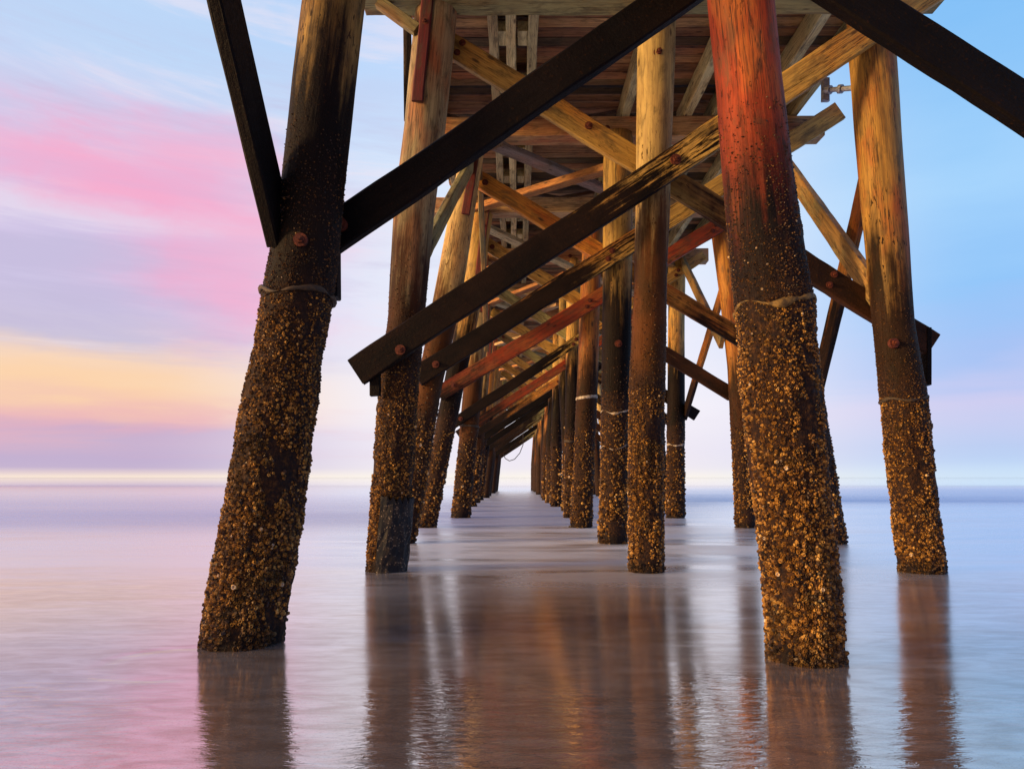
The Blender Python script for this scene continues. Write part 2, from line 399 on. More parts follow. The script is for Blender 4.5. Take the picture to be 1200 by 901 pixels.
# ------------------------------------------------------------------ pile
TOPZ = 5.95
def make_pile(rows, Y, mat, parent, label=None, crust=1.8, count=0, size=0.012, segs=28, dz=0.06, seed=1, ztop=TOPZ, world_rows=None, bare=0.26):
    """round pile through silhouette rows (py, xl, xr) at distance Y, or world rows (z, x, r)"""
    if world_rows is None:
        P = []
        for py, xl, xr in rows:
            c = at((xl + xr) / 2, py, Y); P.append((c.z, c.x, (xr - xl) / 2 / px_per_m(c)))
        P.sort()
    else: P = sorted(world_rows)
    # extend to sand below and cap above
    def ext(a, b_, z): 
        f = (z - a[0]) / (b_[0] - a[0]); return (z, a[1] + (b_[1] - a[1]) * f)
    x0 = ext(P[0], P[min(2, len(P) - 1)], -0.5); P.insert(0, (-0.5, x0[1], P[0][2]))
    if P[-1][0] < ztop:
        x1 = ext(P[-3] if len(P) > 3 else P[-2], P[-1], ztop); P.append((ztop, x1[1], P[-1][2] * 0.97))
    zs = np.array([p[0] for p in P]); xs = np.array([p[1] for p in P]); rs = np.array([p[2] for p in P])
    p0 = Vector((float(xs[0]), Y, -0.5)); p1 = Vector((float(xs[-1]), Y, float(zs[-1])))
    Mx = frame(p0, p1); Lz = (p1 - p0).length; cz = (p1 - p0).normalized().z
    def axis(z):
        wz = -0.5 + z * cz
        wx = float(np.interp(wz, zs, xs)); line = p0.x + (p1.x - p0.x) * (z / Lz)
        return Vector((wx - line, 0, z))
    tk = 0.85 * size if count else 0.0
    def rad(z, t):
        wz = -0.5 + z * cz
        r = float(np.interp(wz, zs, rs))
        q = Vector((math.cos(t) * 1.5 + seed * 5.7, math.sin(t) * 1.5, z * 1.4))
        r *= 1 + 0.028 * noise.noise(q)
        if wz < crust:
            f = min(1, (crust - wz) / 0.1)
            r += f * (noise.noise(Vector((math.cos(t) * 3 + seed, math.sin(t) * 3, z * 5))) * 0.016 + noise.noise(Vector((math.cos(t) * 9, math.sin(t) * 9 + seed, z * 17))) * 0.008 - tk)
        else:
            r += 0.003 * noise.noise(Vector((math.cos(t) * 8 + seed, math.sin(t) * 8, z * 1.2)))
        return r
    n = int(Lz / dz); V, Fc = [], []
    for i in range(n + 1):
        z = Lz * i / n; a = axis(z)
        for j in range(segs):
            t = 2 * math.pi * j / segs; r = rad(z, t)
            V.append((a.x + r * math.cos(t), a.y + r * math.sin(t), z))
    for i in range(n):
        for j in range(segs):
            k = (j + 1) % segs
            Fc.append((i * segs + j, i * segs + k, (i + 1) * segs + k, (i + 1) * segs + j))
    Fc.append(tuple(n * segs + j for j in range(segs)))
    o = mesh_obj('pile', V, Fc, mat, parent, smooth=True)
    o.matrix_local = Mx
    if label: o['label'] = label
    if count:
        barnacles(o, axis, rad, 0.38 / cz, (crust + 0.5) / cz, count, size, seed, bare=bare)
    o_axis[o.name] = (axis, rad, cz, p0, Mx)
    return o
o_axis = {}

def band(pile, wz, mat, thick=0.018, tall=0.02, name='band', rough=0.35, tilt=0.0):
    """lumpy collar round a pile at world height wz"""
    axis, rad, cz, p0, Mx = o_axis[pile.name]
    V, Fc = [], []; ns, nk = 40, 8
    for i in range(ns):
        t = 2 * math.pi * i / ns
        z = (wz + 0.5) / cz + tilt * math.cos(t)
        a = axis(z); r = rad(z, t) + thick * 0.4
        lump = 1 + rough * noise.noise(Vector((math.cos(t) * 2.5, math.sin(t) * 2.5, wz * 9)))
        for k in range(nk):
            p = 2 * math.pi * k / nk
            rr = r + thick * lump * math.cos(p); 
            V.append((a.x + rr * math.cos(t), a.y + rr * math.sin(t), z + tall * lump * math.sin(p) + rough * 0.03 * noise.noise(Vector((t, 3, wz)))))
    for i in range(ns):
        for k in range(nk):
            i2, k2 = (i + 1) % ns, (k + 1) % nk
            Fc.append((i * nk + k, i2 * nk + k, i2 * nk + k2, i * nk + k2))
    return mesh_obj(name, V, Fc, mat, pile, smooth=True)

# ------------------------------------------------------------------ the pier
pier = link(D.objects.new('fishing_pier', None)); pier.location = (0, 0, 0)
props(pier, 'old wooden fishing pier on leaning barnacle covered piles, seen from underneath', 'pier')

BAY = 2.94
NB = 16
def YB(n): return 3.75 + BAY * (n - 1)

PILES = {}
def P_(key, o): PILES[key] = o; return o

# nearest bent
L1 = P_(('L', 1), make_pile([(0, 357, 427), (100, 344, 415), (215, 332, 403), (290, 320, 397), (335, 311, 391), (400, 300, 380), (500, 281, 366), (600, 264, 353), (700, 246, 338), (765, 234, 326)],
     3.89, M_PILE, pier, 'thick leaning pile crusted with barnacles, dark with a rusty bolt', 1.93, 27000, 0.0068, 40, 0.035, 11, bare=0.25))
R1 = P_(('R', 1), make_pile([(0, 831, 905), (100, 841, 914), (200, 848, 926), (300, 856, 941), (370, 864, 953), (450, 868, 958), (550, 881, 967), (650, 892, 977), (750, 900, 986), (785, 902, 990)],
     3.57, M_PILE_RED, pier, 'thick leaning pile with a rust red upper shaft and barnacles below', 1.80, 29000, 0.0064, 40, 0.035, 12, bare=0.25))
L2 = P_(('L', 2), make_pile([(0, 488, 537), (150, 474, 522), (250, 462, 509), (330, 457, 501), (375, 455, 497), (450, 444, 491), (550, 437, 485), (670, 429, 474)],
     6.80, M_PILE_CREAM, pier, 'leaning pile with a dark broken jacket around its foot', 2.0, 14000, 0.0080, 32, 0.05, 13))
M2 = P_(('R', 2), make_pile([(60, 747, 791), (185, 746, 786), (250, 745, 784), (340, 743, 781), (460, 737, 779), (560, 736, 777), (668, 737, 778)],
     6.75, M_PILE_HI, pier, 'upright pile with a bright yellow peeling upper shaft', 1.75, 14000, 0.0080, 32, 0.05, 14))
O2 = P_(('O', 2), make_pile([(60, 997, 1047), (225, 1010, 1058), (380, 1025, 1069), (470, 1034, 1084), (560, 1043, 1093), (672, 1055, 1107)],
     6.75, M_PILE_OL, pier, 'outer pile with an orange brown shaft and a thin band above its barnacles', 1.68, 14000, 0.0080, 32, 0.05, 15))
# further bents measured off the photograph
spec = {
 ('L', 3): ([(210, 534, 562), (350, 508, 541), (460, 487, 516), (560, 471, 502), (638, 455, 486)], 9.60, M_PILE_HI, 1500),
 ('L', 4): ([(280, 548, 573), (340, 542, 567), (460, 518, 542), (618, 488, 511)], 12.55, M_PILE, 1300),
 ('L', 5): ([(400, 548, 568), (520, 537, 559), (610, 528, 551)], 15.5, M_PILE_HI, 900),
 ('R', 3): ([(200, 707, 742), (350, 706, 740), (560, 703, 737), (640, 701, 735)], 9.6, M_PILE, 1800),
 ('R', 4): ([(320, 681, 704), (430, 677, 701), (620, 668, 694)], 12.55, M_PILE_OR, 1300),
 ('R', 5): ([(330, 664, 681), (430, 663, 680), (610, 660, 678)], 15.5, M_PILE, 900),
 ('O', 3): ([(200, 887, 920), (470, 932, 965), (560, 946, 980), (640, 959, 992)], 9.6, M_PILE, 1500),
 ('O', 4): ([(290, 836, 860), (350, 844, 867), (430, 853, 877), (622, 862, 888)], 12.55, M_PILE_OR, 1300),
 ('O', 5): ([(320, 783, 803), (400, 783, 802), (608, 780, 803)], 15.5, M_PILE, 900),
}
plabel = {('R', 3): 'upright pile with two pale seams on its lower shaft', ('R', 4): 'pile wrapped by a white strap at mid height', ('O', 5): 'slender outer pile with a pale collar'}
for k, (rows, Y, mt, cnt) in spec.items():
    P_(k, make_pile(rows, Y, mt, pier, plabel.get(k), 1.75 + 0.1 * random.random(), cnt * 2, 0.013 if cnt > 1000 else 0.016, 22, 0.08, k[1] * 3 + ord(k[0])))
for n in [0] + list(range(6, NB + 1)):
    for row, xb, xt in (('L', -1.45, -0.8), ('R', 1.27, 1.33), ('O', 4.05, 3.6)):
        if n == 0 and row == 'R': continue
        jb = random.uniform(-.12, .12); r = random.uniform(.165, .195)
        P_((row, n), make_pile(None, YB(n), random.choice([M_PILE, M_PILE_OR, M_PILE_HI]), pier, None, 1.7 + 0.2 * random.random(), 500 if 0 < n < 10 else 0, 0.028, 16, 0.16, n * 3 + ord(row),
                world_rows=[(0, xb + jb, r * 1.1), (1.8, xb + jb + (xt - xb) * .3, r * 1.08), (3.5, xb + (xt - xb) * .6, r * .93), (5.9, xt, r * .86)]))
# outer pile of the nearest bent stands outside the frame; it carries the right-hand brace
P_(('O', 1), make_pile(None, 3.6, M_PILE_OR, pier, None, 1.7, 0, 0.02, 20, 0.12, 77, world_rows=[(0, 4.15, .2), (1.8, 4.0, .2), (5.9, 3.6, .16)]))

# collars and straps on the piles
band(L1, 1.955, M_BAND_DARK, 0.015, 0.02, rough=1.9, tilt=0.012)
band(R1, 1.80, M_BAND_OCH, 0.008, 0.014, rough=2.0)
band(O2, 1.66, M_BAND_DARK, 0.010, 0.014, rough=1.6)
band(PILES[('R', 4)], 2.35, M_BAND_PALE, 0.006, 0.03, 'strap', 0.1, 0.03)
band(PILES[('R', 3)], 1.80, M_BAND_PALE, 0.004, 0.012, 'strap', 2.2)
band(PILES[('R', 3)], 1.32, M_BAND_PALE, 0.004, 0.010, 'strap', 2.4)
band(PILES[('L', 5)], 2.05, M_BAND_DARK, 0.02, 0.03, rough=0.5)
band(PILES[('O', 5)], 1.62, M_BAND_PALE, 0.010, 0.016, 'collar', 1.6)
band(PILES[('R', 5)], 1.7, M_BAND_DARK, 0.02, 0.03, rough=0.5)
bolt(L1, L1.matrix_basis.inverted() @ (at(352, 281, 3.69)), (0.1, -1, -0.05), 0.028)
bolt(O2, O2.matrix_basis.inverted() @ (at(1048, 402, 6.56)), (0, -1, 0), 0.034)
bolt(PILES[('R', 2)], M2.matrix_basis.inverted() @ at(772, 62, 6.57), (0, -1, 0), 0.04)
for k in (('O', 4), ('R', 3), ('O', 3)):
    o = PILES[k]; axis, rad, cz, p0, Mx = o_axis[o.name]
    z = (2.75 + 0.5) / cz; bolt(o, axis(z) + Vector((0, -rad(z, -math.pi / 2), 0)), (0, -1, 0), 0.036)

# broken jacket at the foot of the second left pile
def jacket():
    axis, rad, cz, p0, Mx = o_axis[L2.name]
    V, Fc = [], []; ns, nz = 14, 14
    for side in (0, 1):
        for i in range(nz + 1):
            z = (-0.3 + 0.5 + (1.02) * i / nz) / cz
            for j in range(ns + 1):
                t = -math.pi / 2 + R(-16) + R(112) * j / ns
                zz = z - (0.10 * abs(noise.noise(Vector((j * .5, 2, 5)))) if i == nz else 0)
                r = rad(z, t) + (0.035 if side == 0 else -0.02) + 0.012 * noise.noise(Vector((j * .4, i * .5, 1)))
                a = axis(zz); V.append((a.x + r * math.cos(t), a.y + r * math.sin(t), zz))
    N = (nz + 1) * (ns + 1)
    for i in range(nz):
        for j in range(ns):
            a = i * (ns + 1) + j
            Fc.append((a, a + 1, a + ns + 2, a + ns + 1)); Fc.append((N + a, N + a + ns + 1, N + a + ns + 2, N + a + 1))
    for i in range(nz):
        for j in (0, ns):
            a = i * (ns + 1) + j; Fc.append((a, a + ns + 1, N + a + ns + 1, N + a))
    for j in range(ns):
        for i in (0, nz):
            a = i * (ns + 1) + j; Fc.append((a, a + 1, N + a + 1, N + a))
    o = mesh_obj('jacket', V, Fc, M_JACKET, L2)
jacket()

# --- cross braces, one on each face of a bent
def cross(n, p0, p1, w, t, mat, label=None, bolts=()):
    o = beam('cross_brace', p0, p1, w, t, mat, pier, (0, -1, 0), 0.009, label)
    return o

# bent 1
b = cross(1, at(352, 303, 4.16), at(1060, -190, 3.85), 0.235, 0.085, M_BR_DARK, 'black tarred brace running up across the frame from the nearest pile')
bolt_world(b, at(398, 262, 4.06), (0, -1, 0), 0.03)
b = cross(1, at(700, -192, 3.36), Vector(at(1420, 268, 3.36)), 0.235, 0.085, M_BR_DARK, 'black tarred brace sloping down towards the outer pile')
def brace_bolts(b, p0, p1, off, xs_, r=.03):
    p0, p1 = Vector(p0), Vector(p1)
    for x in xs_:
        f = (x - p0.x) / (p1.x - p0.x)
        if 0.02 < f < 0.98:
            p = p0.lerp(p1, f)
            for dz in (-.055, .06): bolt_world(b, p + Vector((dz * .5, -off, dz)), (0, -1, 0), r)
# blocks behind brace ends
beam('brace_block', at(391, 350, 4.1), at(391, 230, 4.1), 0.07, 0.12, M_BR_DARK, pier)
# bent 2
b = cross(2, at(418, 437, 6.50), at(1120, -30, 6.50), 0.29, 0.085, M_BR_PEEL, 'heavy brace, black below and peeling to yellow higher up')
bolt_world(b, at(469, 410, 6.45), (0, -1, 0), 0.036); bolt_world(b, at(792, 187, 6.45), (0, -1, 0), 0.04)
b = cross(2, at(505, 38, 6.99), at(1092, 404, 6.99), 0.27, 0.085, M_BR_GOLD, 'long brace, golden at the top and black at its lower end')
bolt_world(b, at(690, 147, 6.94), (0, -1, 0), 0.03)
beam('brace_block', at(440, 464, 6.55), at(440, 425, 6.55), 0.10, 0.10, M_BR_DARK, pier)
beam('brace_block', at(1085, 452, 7.0), at(1085, 385, 7.0), 0.06, 0.12, M_BR_DARK, pier)
brace_bolts(b, at(505, 38, 6.99), at(1092, 404, 6.99), .045, (-.62, .35, 2.4, 3.3), .026)
# bents 3+
pal1 = {3: M_BR_PEEL, 4: M_BR_RED, 5: M_BR_PEEL, 6: M_BR_RED, 7: M_BR_OR, 8: M_BR_DARK}
pal2 = {3: M_BR_OR, 4: M_BR_GOLD, 5: M_BR_GREEN, 6: M_BR_GOLD, 7: M_BR_GREEN, 8: M_BR_GOLD}
lab1 = {3: 'brace with peeling black and yellow surface', 4: 'dark red brace behind the peeling one', 6: 'red brown brace low under the deck'}
for n in range(3, NB + 1):
    Y = YB(n); j = random.uniform
    f = Vector((0, Y - .25, 0))
    lo = Vector((-1.56 + j(-.06, .06), Y - .25, 1.97 + j(-.08, .08)))
    hi = Vector((4.36 + j(-.1, .15), Y - .25, 5.98 + j(-.1, .05)))
    if n == 3: lo, hi = at(488, 442, Y - .25), at(984, 131, Y - .25)
    if n == 4: lo, hi = at(514, 462, Y - .25), at(888, 237, Y - .25)
    b = cross(n, lo, hi, 0.28 if n < 5 else 0.225, 0.085, pal1.get(n, random.choice([M_BR_DARK, M_BR_RED, M_BR_GREEN])), lab1.get(n))
    if n < 8:
        d = (hi - lo).normalized()
        bolt_world(b, lo + d * 0.32 + Vector((0, -.045, 0)), (0, -1, 0), 0.036)
    if n < 8: brace_bolts(b, lo, hi, .045, (1.33, 3.7))
    lo2 = Vector((4.12 + j(-.06, .1), Y + .25, 2.35 + j(-.1, .1))); hi2 = Vector((-.72 + j(-.06, .06), Y + .25, 5.55 + j(-.08, .08)))
    b = cross(n, hi2, lo2, 0.26, 0.085, pal2.get(n, random.choice([M_BR_GOLD, M_BR_GREEN, M_BR_OR])))
    if n < 8:
        d = (lo2 - hi2).normalized()
        bolt_world(b, hi2 + d * 0.3 + Vector((0, -.045, 0)), (0, -1, 0), 0.034)

# --- cap beams, in two timbers one either side of the piles' heads
CZ0 = 5.88
for n in range(0, NB + 1):
    Y = YB(n); dx = random.uniform(-.06, .06)
    o = beam('cap_beam', (-1.62 + dx, Y - .0, CZ0 + .155), (4.52 + dx, Y - .0, CZ0 + .155), 0.31, 0.30, M_BR_GREEN if n == 2 else (M_CAP_RED if n % 2 else M_CAP), pier, (0, -1, 0), 0.008)
    if n < 7:
        for px in (-.8, 1.3, 3.6):
            bolt_world(o, (px + random.uniform(-.05, .05), Y - .15, CZ0 + .12), (0, -1, 0), 0.03)

# --- stringers and blocking
ZS = CZ0 + .31 + .15
Y0, Y1 = -2.4, YB(NB) + 1.2
for x, w in ((-1.15, .10), (-.29, .12), (-.04, .12), (.21, .12), (1.62, .13), (2.55, .13), (2.98, .12), (3.6, .12), (4.1, .10)):
    x += random.uniform(-.02, .02)
    beam('stringer', (x, Y0, ZS), (x, Y1, ZS), w, 0.30, M_STR, pier, (0, 0, -1), 0.006)
for n in range(1, 10):
    for x in (-.165, .085):
        for f in (.30, .66):
            beam('spacer_block', (x, YB(n) + BAY * f, ZS - .06), (x, YB(n) + BAY * f + .28, ZS - .06), .128, .13, M_STR, pier, (0, 0, -1), 0.002)

# --- crossed bridging between the stringers over the caps
for n in range(2, 8):
    for xa, xb in ((-1.09, -.36), (.28, 1.54), (1.70, 2.47), (3.05, 3.53)):
        yy = YB(n) + .24 + random.uniform(-.03, .03); m_ = random.choice([M_CAP_GREY, M_STR, M_CAP_RED])
        beam('bridging', (xa, yy, ZS - .13), (xb, yy, ZS + .12), .075, .03, m_, pier, (0, -1, 0), 0.003)
        beam('bridging', (xa, yy + .045, ZS + .12), (xb, yy + .045, ZS - .13), .075, .03, m_, pier, (0, -1, 0), 0.003)
# knee and rear board at the head of the second left pile
beam('knee_block', at(444, 4, 6.62), at(489, 36, 6.62), .12, .1, M_BR_GREEN, pier, (0, -1, 0), 0.003)
hb = beam('hanger_board', at(478, 142, 7.12), at(477, 5, 7.12), .09, .05, M_BR_DARK, pier, (0, -1, 0), 0.003)

# --- decking
V, Fc, A = [], [], []
y = Y0; zt = ZS + .15
while y < Y1:
    w = .165 + random.uniform(-.006, .006); dz = random.uniform(-.002, .026); dx = random.uniform(-.015, .015); tn = random.random()
    nx = 6
    b0 = len(V)
    for i in range(nx + 1):
        x = -1.28 + dx + (5.46) * i / nx
        s = random.uniform(-.004, .004)
        for (yy, z_) in ((y, zt), (y + w, zt), (y + w, zt + .055), (y, zt + .055)):
            V.append((yy + s * .5, z_ + dz + s, x)); A.append(tn)
    for i in range(nx):
        for k in range(4):
            a = b0 + i * 4 + k; c = b0 + i * 4 + (k + 1) % 4
            Fc.append((a, a + 4, c + 4, c))
    Fc.append((b0, b0 + 1, b0 + 2, b0 + 3)); e = b0 + nx * 4; Fc.append((e + 3, e + 2, e + 1, e))
    y += w + random.uniform(.014, .032)
dk = mesh_obj('plank_decking', V, Fc, M_DECK, pier, tone=A)
dk.matrix_local = Matrix(((0, 0, 1, 0), (1, 0, 0, 0), (0, 1, 0, 0), (0, 0, 0, 1)))   # grain runs along the planks

# --- red hanger boards down the heads of the left piles
for n in range(2, 9):
    o = PILES[('L', n)]; axis, rad, cz, p0, Mx = o_axis[o.name]
    zz = lambda wz: (wz + .5) / cz
    zb = 4.72 if n == 2 else 4.66
    def onp(wz, off=0.0):
        z = zz(wz); a = axis(z); t = -math.pi / 2 + (R(-14) if n == 2 else R(22)); r = rad(z, t) + .03
        return Mx @ Vector((a.x + r * math.cos(t), a.y + r * math.sin(t), z))
    h_ = beam('hanger_board', onp(zb), onp(6.0), .12, .05, M_HANG, pier, (0, -1, 0), 0.003)
    bolt_world(h_, onp(5.6) + Vector((0, -.02, 0)), (0, -1, 0), 0.028)

# --- side braces along the rows
def side(x0, Y_0, z0, x1, Y_1, z1, mat=M_SIDE, w=.26, t=.08, label=None):
    return beam('side_brace', (x0, Y_0, z0), (x1, Y_1, z1), w, t, mat, pier, (1, 0, 0), 0.005, label)
# left row, from the nearest pile up towards the shore
a0 = at(324, 262, 3.80); a1 = at(263, 0, 3.17)
d = (a1 - a0)
a0 = a0 - d * 0.09
side(a0.x, a0.y, a0.z, (a0 + d * 3.4).x, (a0 + d * 3.4).y, (a0 + d * 3.4).z, M_BR_DARK, .30, .075, 'black brace climbing towards the shore from the nearest left pile')
side(-1.02, 6.95, 3.15, -.62, YB(3) - .05, 5.6, M_BR_GREEN, .22)
side(-.55, YB(4), 3.3, -.55, YB(3) + .1, 5.6, M_SIDE)
# outer row
for n in (2, 4, 6, 8):
    ya, yb_ = YB(n), YB(n + 1)
    if n == 2:
        q0, q1 = at(1032, 352, 6.72), at(918, 190, 9.6)
        side(q0.x, q0.y, q0.z, q1.x, q1.y, q1.z, M_SIDE, .25, .085, 'pale new brace with a greenish upper edge')
        q0, q1 = at(1026, 120, 6.75), at(957, 458, 9.45)
        side(q0.x + .1, q0.y, q0.z, q1.x, q1.y, q1.z, M_BR_OR, .25, .085)
    elif n == 4:
        q0, q1 = at(846, 402, ya), at(797, 300, yb_)
        side(q0.x, q0.y, q0.z, q1.x, q1.y, q1.z, M_SIDE, .24)
        q0, q1 = at(853, 320, ya), at(802, 488, yb_)
        side(q0.x, q0.y, q0.z, q1.x, q1.y, q1.z, M_BR_OR, .24)
    else:
        side(3.62, ya, 2.6, 3.5, yb_, 5.3, M_SIDE, .24); side(3.8, ya, 5.3, 4.1, yb_, 2.3, M_BR_OR, .24)

# --- flat bracing under the caps
zpl = CZ0 - .06
q0, q1 = at(582, 170, YB(3) + .05), at(722, 228, YB(4) - .1)
beam('deck_brace', q0, q1, .24, .1, M_CAP_GREY, pier, (0, 0, -1), 0.006, 'grey board lying diagonally under the caps')
q0, q1 = at(553, 246, YB(4) - .1), at(712, 198, YB(3) + .3)
beam('deck_brace', q0, q1, .2, .12, M_PLANBR, pier, (0, 0, -1), 0.006, bow=.02)
for n in range(4, 12):
    if n != 5:
        beam('deck_brace', (-.75, YB(n) + .2, zpl - .02), (1.25, YB(n + 1) - .2, zpl - .1), .22, .09, random.choice([M_CAP, M_BR_GREEN, M_STR]), pier, (0, 0, -1), 0.005)
    beam('deck_brace', (1.4, YB(n) + .2, zpl - .06), (3.6, YB(n + 1) - .2, zpl - .06), .2, .09, random.choice([M_CAP, M_BR_GREEN, M_STR]), pier, (0, 0, -1), 0.005)
    beam('deck_brace', (1.2, YB(n) + .2, zpl - .14), (-.7, YB(n + 1) - .2, zpl - .2), .22, .09, random.choice([M_PLANBR, M_CAP]), pier, (0, 0, -1), 0.005)

# --- pipe bracket by the outer pile
def pipe():
    p0, p1 = at(968, 106, 7.3), at(1006, 103, 7.0)
    k = 10; rr = .035; m = frame(p0, p1); L = (p1 - p0).length
    V, Fc = [], []
    prof = [(0, .05), (.06, .05), (.06, .028), (.16, .028), (.16, .05), (.2, .05), (.2, .03), (L - .02, .03), (L - .02, .06), (L + .01, .06)]
    for z, r in prof:
        for j in range(k):
            t = 2 * math.pi * j / k; V.append((r * math.cos(t), r * math.sin(t), z))
    for i in range(len(prof) - 1):
        for j in range(k):
            a, c = i * k + j, i * k + (j + 1) % k
            Fc.append((a, c, c + k, a + k))
    Fc.append(tuple(range(k - 1, -1, -1))); Fc.append(tuple(range((len(prof) - 1) * k, len(prof) * k)))
    o = mesh_obj('pipe_bracket', V, Fc, M_STEEL, pier); o.matrix_local = m
    b = beam('bracket_plate', at(967, 92, 7.32), at(967, 119, 7.32), .09, .06, M_STEEL, pier)
pipe()

# --- rope hanging far out under the pier
def rope():
    Y = YB(12)
    pts = [at(590, 532, Y), at(592, 537, Y), at(597, 540, Y), at(603, 538, Y + .2), at(609, 531, Y + .4), at(613, 521, Y + .4), at(613, 508, Y + .3)]
    V, Fc = [], []; k = 6; o0 = pts[-1]
    fine = []
    for i in range(len(pts) - 1):
        for s in range(4): fine.append(pts[i].lerp(pts[i + 1], s / 4))
    fine.append(pts[-1])
    for i, p in enumerate(fine):
        d = (fine[min(i + 1, len(fine) - 1)] - fine[max(i - 1, 0)]).normalized(); x = d.cross(Vector((0, 1, 0))).normalized(); y_ = d.cross(x)
        for j in range(k):
            t = 2 * math.pi * j / k; q = p - o0 + (x * math.cos(t) + y_ * math.sin(t)) * .02; V.append(q)
    for i in range(len(fine) - 1):
        for j in range(k):
            a, c = i * k + j, i * k + (j + 1) % k; Fc.append((a, c, c + k, a + k))
    o = mesh_obj('hanging_rope', V, Fc, M_ROPE, None, True); o.location = o0
    props(o, 'thin dark rope dangling in a loop under the far end of the pier', 'rope')
rope()

# ------------------------------------------------------------------ sand and sea
def swash(x):
    return 1.1 + .16 * math.sin(x * 1.1 + .6) + .10 * math.sin(x * 2.7 + 2) + .05 * noise.noise(Vector((x * 4, 1, 0))) + .02 * noise.noise(Vector((x * 14, 4, 0)))

def sand_mat():
    m, T, b = new_mat('wet sand')
    geo = T.n('ShaderNodeNewGeometry'); pos = geo.outputs['Position']
    n1 = T.noise(pos, 3.0, 5, 0.6); n2 = T.noise(T.mapping(pos, (9, 24, 1), rot=(0, 0, R(18))), 1.2, 4, 0.6, 0.6); n3 = T.noise(pos, 240, 2, 0.5)
    c = T.mix(T.step(n1, 0.35, 0.7), (0.58, 0.48, 0.44, 1), (0.70, 0.63, 0.62, 1))
    c = T.mix(T.math('MULTIPLY', T.step(n3, 0.55, 0.7), 0.5), c, (0.30, 0.20, 0.16, 1))
    T.put(b.inputs['Base Color'], c); b.inputs['Metallic'].default_value = 0.6
    T.put(b.inputs['Roughness'], T.math('MULTIPLY_ADD', n1, 0.10, 0.02)); b.inputs['IOR'].default_value = 2.0
    bp = T.n('ShaderNodeBump'); bp.inputs['Strength'].default_value = 0.22; bp.inputs['Distance'].default_value = 0.012
    T.put(bp.inputs['Height'], T.math('ADD', n2, T.math('MULTIPLY', n1, 1.2)))
    T.put(b.inputs['Normal'], bp.outputs[0])
    return m

